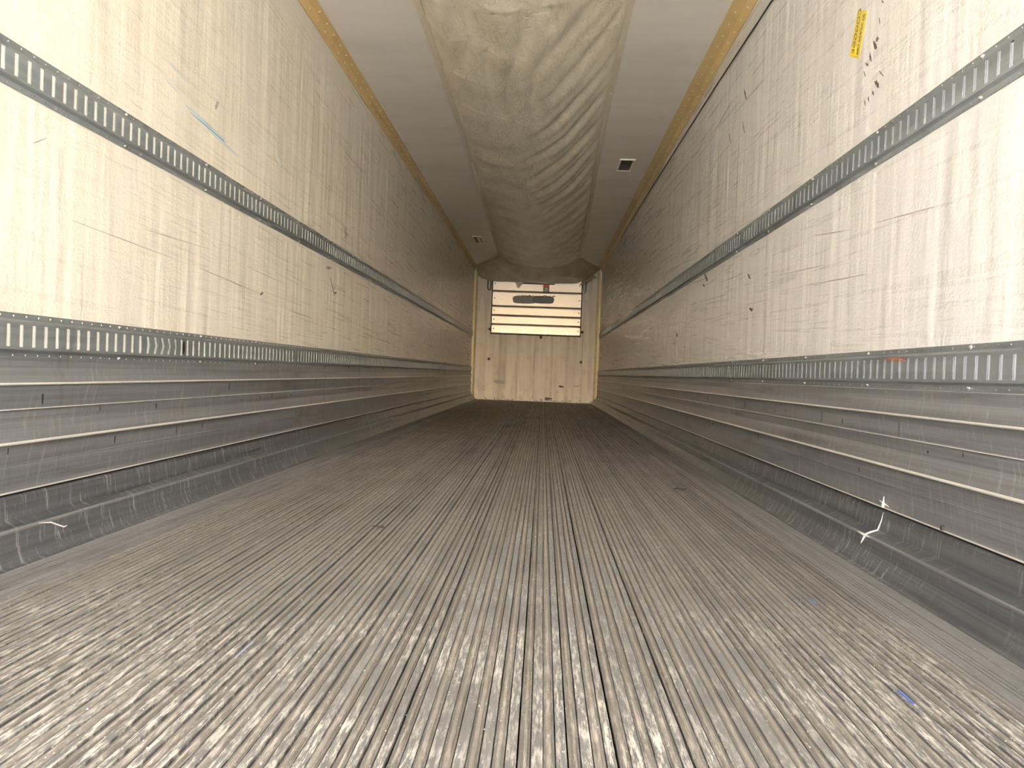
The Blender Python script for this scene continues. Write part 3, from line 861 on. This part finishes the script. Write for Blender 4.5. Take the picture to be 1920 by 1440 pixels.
def text_part(s, size, a, b, name):
    cu = bpy.data.curves.new('t', 'FONT'); cu.body = s; cu.size = size; cu.align_x = 'CENTER'; cu.align_y = 'CENTER'; cu.space_character = 1.05; cu.offset = .0010
    to = bpy.data.objects.new('t', cu); C.objects.link(to)
    dg = bpy.context.evaluated_depsgraph_get(); me = bpy.data.meshes.new_from_object(to.evaluated_get(dg))
    bpy.data.objects.remove(to)
    # text x runs down the tape (towards -la), its up points away from the camera side (-sb)
    for v in me.vertices:
        p = TW(a - v.co.x, b - v.co.y, .0013); v.co = p
    me.materials.clear(); me.materials.append(M['ink'])
    o = link(name, me, tp); return o
text_part('COGGGE', .034, Lh * .10, -Wh * .42, 'lettering')
text_part('JU ABRSE UM', .0215, 0, Wh * .52, 'lettering')

# ------------------------------------------------------------------ marks on the walls
def wall_mark(wall, side, y, z, L, W, ang, mat, seed, jag=.35, name='scuff_mark', th=.0005, off=0.0):
    X = XL if side < 0 else XR; s = 1 if side < 0 else -1
    pts = blob_outline(0, 0, L, W, 14, seed, jag, 2.0)
    ca, sa = math.cos(ang), math.sin(ang)
    P = [(X + s * off, y + a * ca - b * sa, z + a * sa + b * ca) for a, b in pts]
    mb = MB(); plate(mb, P, (s, 0, 0), th); return mb.build(name, mat, wall)
R = [  # y, z, length, width, angle, material
    (2.655, 1.690, .030, .010, .9, 'mark'), (2.690, 1.664, .026, .008, 1.1, 'mark'), (2.715, 1.650, .018, .006, .6, 'mark'), (2.640, 1.705, .016, .010, .3, 'mark'), (2.735, 1.628, .022, .004, 1.0, 'mark'),
    (2.628, 1.760, .016, .003, 1.2, 'mark'), (2.61, 1.815, .014, .003, .8, 'mark'),
    (2.625, 1.548, .036, .011, .8, 'mark'), (2.595, 1.572, .030, .003, .7, 'mark'), (2.655, 1.530, .016, .007, .9, 'mark'), (2.690, 1.522, .014, .005, 1.3, 'mark'), (2.72, 1.52, .014, .005, 1.2, 'mark'),
    (4.406, 1.977, .10, .026, .9, 'faint'), (4.725, 2.009, .10, .024, .9, 'faint'), (4.95, 2.21, .46, .012, -.10, 'faint'), (4.40, 2.16, .06, .012, .9, 'mark'), (5.2, 1.95, .40, .010, -.12, 'faint'),
    (5.25, 1.23, .09, .018, .5, 'mark'), (5.32, 1.19, .05, .010, .3, 'mark'), (4.08, .918, .05, .012, .2, 'mark'), (4.15, 1.10, .04, .010, .5, 'mark'), (5.9, .95, .30, .008, -.1, 'faint'), (2.9, .93, .5, .004, .05, 'faint'), (3.3, 1.02, .6, .004, .06, 'faint'), (2.35, 1.06, .40, .003, .08, 'faint'), (3.0, 1.12, .35, .004, .12, 'faint'), (6.3, .90, .05, .02, .4, 'mark')]
for i, (y, z, L, W, a, m_) in enumerate(R): wall_mark(wall_right, 1, y, z, L * (1.5 if m_ == 'mark' else 1), W * (1.5 if m_ == 'mark' else 1), a, M[m_], i, off=.0)
Lm = [(5.05, 1.060, .16, .014, -.75, 'mark'), (5.12, 1.030, .07, .012, .2, 'mark'), (4.95, 1.175, .12, .016, .1, 'faint'), (3.78, .885, .05, .010, .3, 'mark'), (3.86, .83, .16, .003, -1.0, 'faint'), (6.45, 1.92, .07, .03, -.9, 'faint'), (6.9, 1.95, .05, .015, -.9, 'faint'), (2.06, 1.19, .05, .002, 1.5, 'faint'), (2.08, 1.13, .06, .003, .5, 'faint'), (3.2, 1.62, .05, .02, 1.0, 'faint'), (2.6, .93, .7, .003, -.03, 'faint'), (3.4, .90, .8, .004, -.05, 'faint'), (3.9, .98, .6, .003, -.04, 'faint'), (4.4, .83, .5, .005, -.03, 'faint'), (2.9, 1.0, .5, .003, .03, 'faint'), (8.2, 1.5, .02, .12, 0, 'faint')]
for i, (y, z, L, W, a, m_) in enumerate(Lm): wall_mark(wall_left, -1, y, z, L, W, a, M[m_], i + 60)
for i, (y, z, L, W, a, m_) in enumerate([(3.16, 1.498, .34, .006, -.05, 'blue'), (3.05, 1.515, .26, .010, -.06, 'bluesoft'), (3.30, 1.480, .34, .006, -.06, 'bluesoft'), (2.80, 1.555, .12, .004, -.12, 'bluesoft'), (2.86, 1.62, .16, .005, -.10, 'bluesoft'), (3.18, 1.51, .30, .003, -.05, 'bluesoft'), (3.95, 1.60, .08, .01, -.6, 'bluesoft')]):
    wall_mark(wall_left, -1, y, z, L, W, a, M[m_], i + 90, .25, 'blue_mark', .0007)
# orange crayon scribble on the right lower rail
r_ = random.Random(21)
for i in range(7):
    mb = MB(); pts = [(-.0136, 2.30 + .022 * k + r_.uniform(-.012, .012) + i * .004, .030 + r_.uniform(-.0075, .0065)) for k in range(6)]
    mb.tube(pts, .0005, 5); mb.build('crayon_scribble', M['orange'], rail_lr)
mb = MB(); pp = blob_outline(2.945, 0, .020, .050, 14, 77, .2, 3); plate(mb, [(.0126, a, b) for a, b in pp], (1, 0, 0), .0012); mb.build('black_tape_blob', M['black'], rail_ll)
# white paint spatters on the right base, scratch on the left base
def chip(root, side, pts3, w, mat, name):
    mb = MB(); mb.tube(pts3, w, 6); return mb.build(name, mat, root)
chip(base_r, 1, [(-.018, 2.395, .203), (-.0165, 2.400, .190), (-.0165, 2.400, .178), (-.0165, 2.402, .170)], [.001, .002, .0045, .005], M['white'], 'paint_spatter')
chip(base_r, 1, [(-.0155, 2.365, .176), (-.0165, 2.400, .181), (-.0155, 2.43, .186)], [.001, .003, .001], M['white'], 'paint_spatter')
chip(base_r, 1, [(-.012, 2.405, .152), (-.021, 2.398, .125), (-.031, 2.400, .098), (-.052, 2.396, .092), (-.0705, 2.392, .084)], [.0015, .0025, .002, .003, .003], M['white'], 'paint_spatter')
chip(base_r, 1, [(-.0705, 2.45, .083), (-.071, 2.40, .082), (-.071, 2.36, .083)], [.001, .004, .001], M['white'], 'paint_spatter')
chip(base_r, 1, [(-.071, 2.395, .079), (-.077, 2.405, .055)], [.0035, .001], M['white'], 'paint_spatter')
chip(base_l, -1, [(.071, 2.02, .083), (.072, 2.07, .075), (.077, 2.12, .053), (.080, 2.13, .055)], [.001, .0022, .0022, .001], M['white'], 'paint_chip')
chip(base_r, 1, [(-.016, 2.05, .170), (-.017, 2.05, .182)], [.006, .004], M['black'], 'dark_fleck')
# vertical stains and extrusion tick marks on the scuff liners
for side, root in ((-1, base_l), (1, base_r)):
    s = 1 if side < 0 else -1
    r_ = random.Random(30 + side)
    for i in range(26):
        y = 1.7 + i * .21 + r_.uniform(-.08, .08)
        lvl = r_.choice(((.0100, .395, .448), (.0090, .248, .288), (.0090, .355, .384)))
        L = r_.uniform(.008, .5 * (lvl[2] - lvl[1]) * 1.6); zc0 = r_.uniform(lvl[1] + L / 2, lvl[2] - L / 2) if lvl[2] - lvl[1] > L else (lvl[1] + lvl[2]) / 2
        L = min(L, lvl[2] - lvl[1])
        pts = blob_outline(0, 0, r_.uniform(.003, .010), L, 10, i, .3, 2.5)
        mb = MB(); plate(mb, [(s * (lvl[0] + .0002), y + a, zc0 + b) for a, b in pts], (s, 0, 0), .0005); mb.build('tick_mark', M['dark'], root)

# ------------------------------------------------------------------ litter on the floor
def top_level_strip(name, p0, p1, w, h, mat, label, cat):
    a, b = Vector(p0), Vector(p1); d = (b - a); L = d.length; d.normalize(); nrm = Vector((-d.y, d.x, 0))
    mb = MB(); k = 6
    rows = []
    for i in range(k + 1):
        t = i / k; c = Vector((0, 0, 0)) + d * (L * t); bow = .15 * w * math.sin(t * 5)
        q = nrm * (w / 2); n2 = nrm * bow
        rows.append([c - q + n2, c + q + n2, c + q * .8 + n2 + Vector((0, 0, h)), c - q * .8 + n2 + Vector((0, 0, h))])
    for i in range(k):
        for j in range(4):
            jj = (j + 1) % 4; mb.face([rows[i][j], rows[i][jj], rows[i+1][jj], rows[i+1][j]])
    mb.face(rows[0][::-1]); mb.face(rows[-1])
    o = mb.build(name, mat); o.location = a
    return tag(o, label, cat)
top_level_strip('plastic_strip', (.6495, 1.379, .0011), (.652, 1.326, .0011), .0045, .002, M['bluestrip'], 'bright blue plastic strip lying in a floor groove at the right, nearest one', 'litter')
top_level_strip('plastic_strip', (.691, 1.943, .0011), (.688, 1.890, .0011), .003, .002, M['bluestrip'], 'short dull blue plastic sliver on the floor, further back on the right', 'litter')
top_level_strip('plastic_strip', (-.537, 1.366, .0011), (-.537, 1.45, .0011), .003, .0012, M['dullblue'], 'faint greyish blue plastic sliver on the floor left of the middle', 'litter')
top_level_strip('red_strip', (-1.12, 13.2, .0011), (-.92, 11.0, .0011), .010, .004, M['red'], 'thin red strip on the floor near the front left corner', 'litter')
mb = MB(); mb.tube([(-.03, .012, .003), (-.01, .004, .006), (.0, 0, .004), (.018, -.012, .003)], [.0015, .002, .0028, .001], 6); mb.tube([(-.012, -.010, .003), (0, 0, .004), (.008, .014, .006)], [.001, .002, .001], 6)
o = mb.build('twig', M['dark'], None, True); o.location = (-.524, 2.556, .0005); tag(o, 'small dark twig lying on the floor left of centre', 'twig')
mb = MB(); mb.tube([(-.03, .0, .003), (-.01, .004, .005), (.01, -.002, .003), (.03, .002, .003)], [.002, .004, .004, .002], 6)
o = mb.build('debris_scrap', M['dark'], None, True); o.location = (.691, 3.778, .0005); tag(o, 'small black scrap on the floor right of centre', 'litter')
mb = MB(); r_ = random.Random(50)
for i in range(900):
    y = .95 + 6.5 * r_.random() ** 1.8; x = r_.uniform(FLX + .02, FRX - .02)
    s_ = r_.uniform(.0006, .0016) * (1.6 if r_.random() < .08 else 1)
    k = len(mb.v); c = Vector((x, y, .0006))
    for dx, dy, dz in ((1, 0, 0), (-.5, .9, 0), (-.5, -.9, 0), (0, 0, 1.2)): mb.v.append((c.x + dx * s_, c.y + dy * s_, c.z + dz * s_))
    for q in ((0, 1, 3), (1, 2, 3), (2, 0, 3)): mb.f.append(tuple(k + e for e in q)); mb.m.append(0)
tag(mb.build('floor_grit', M['white']), 'scattered pale crumbs and grit on the grooved floor', 'grit', kind='stuff')
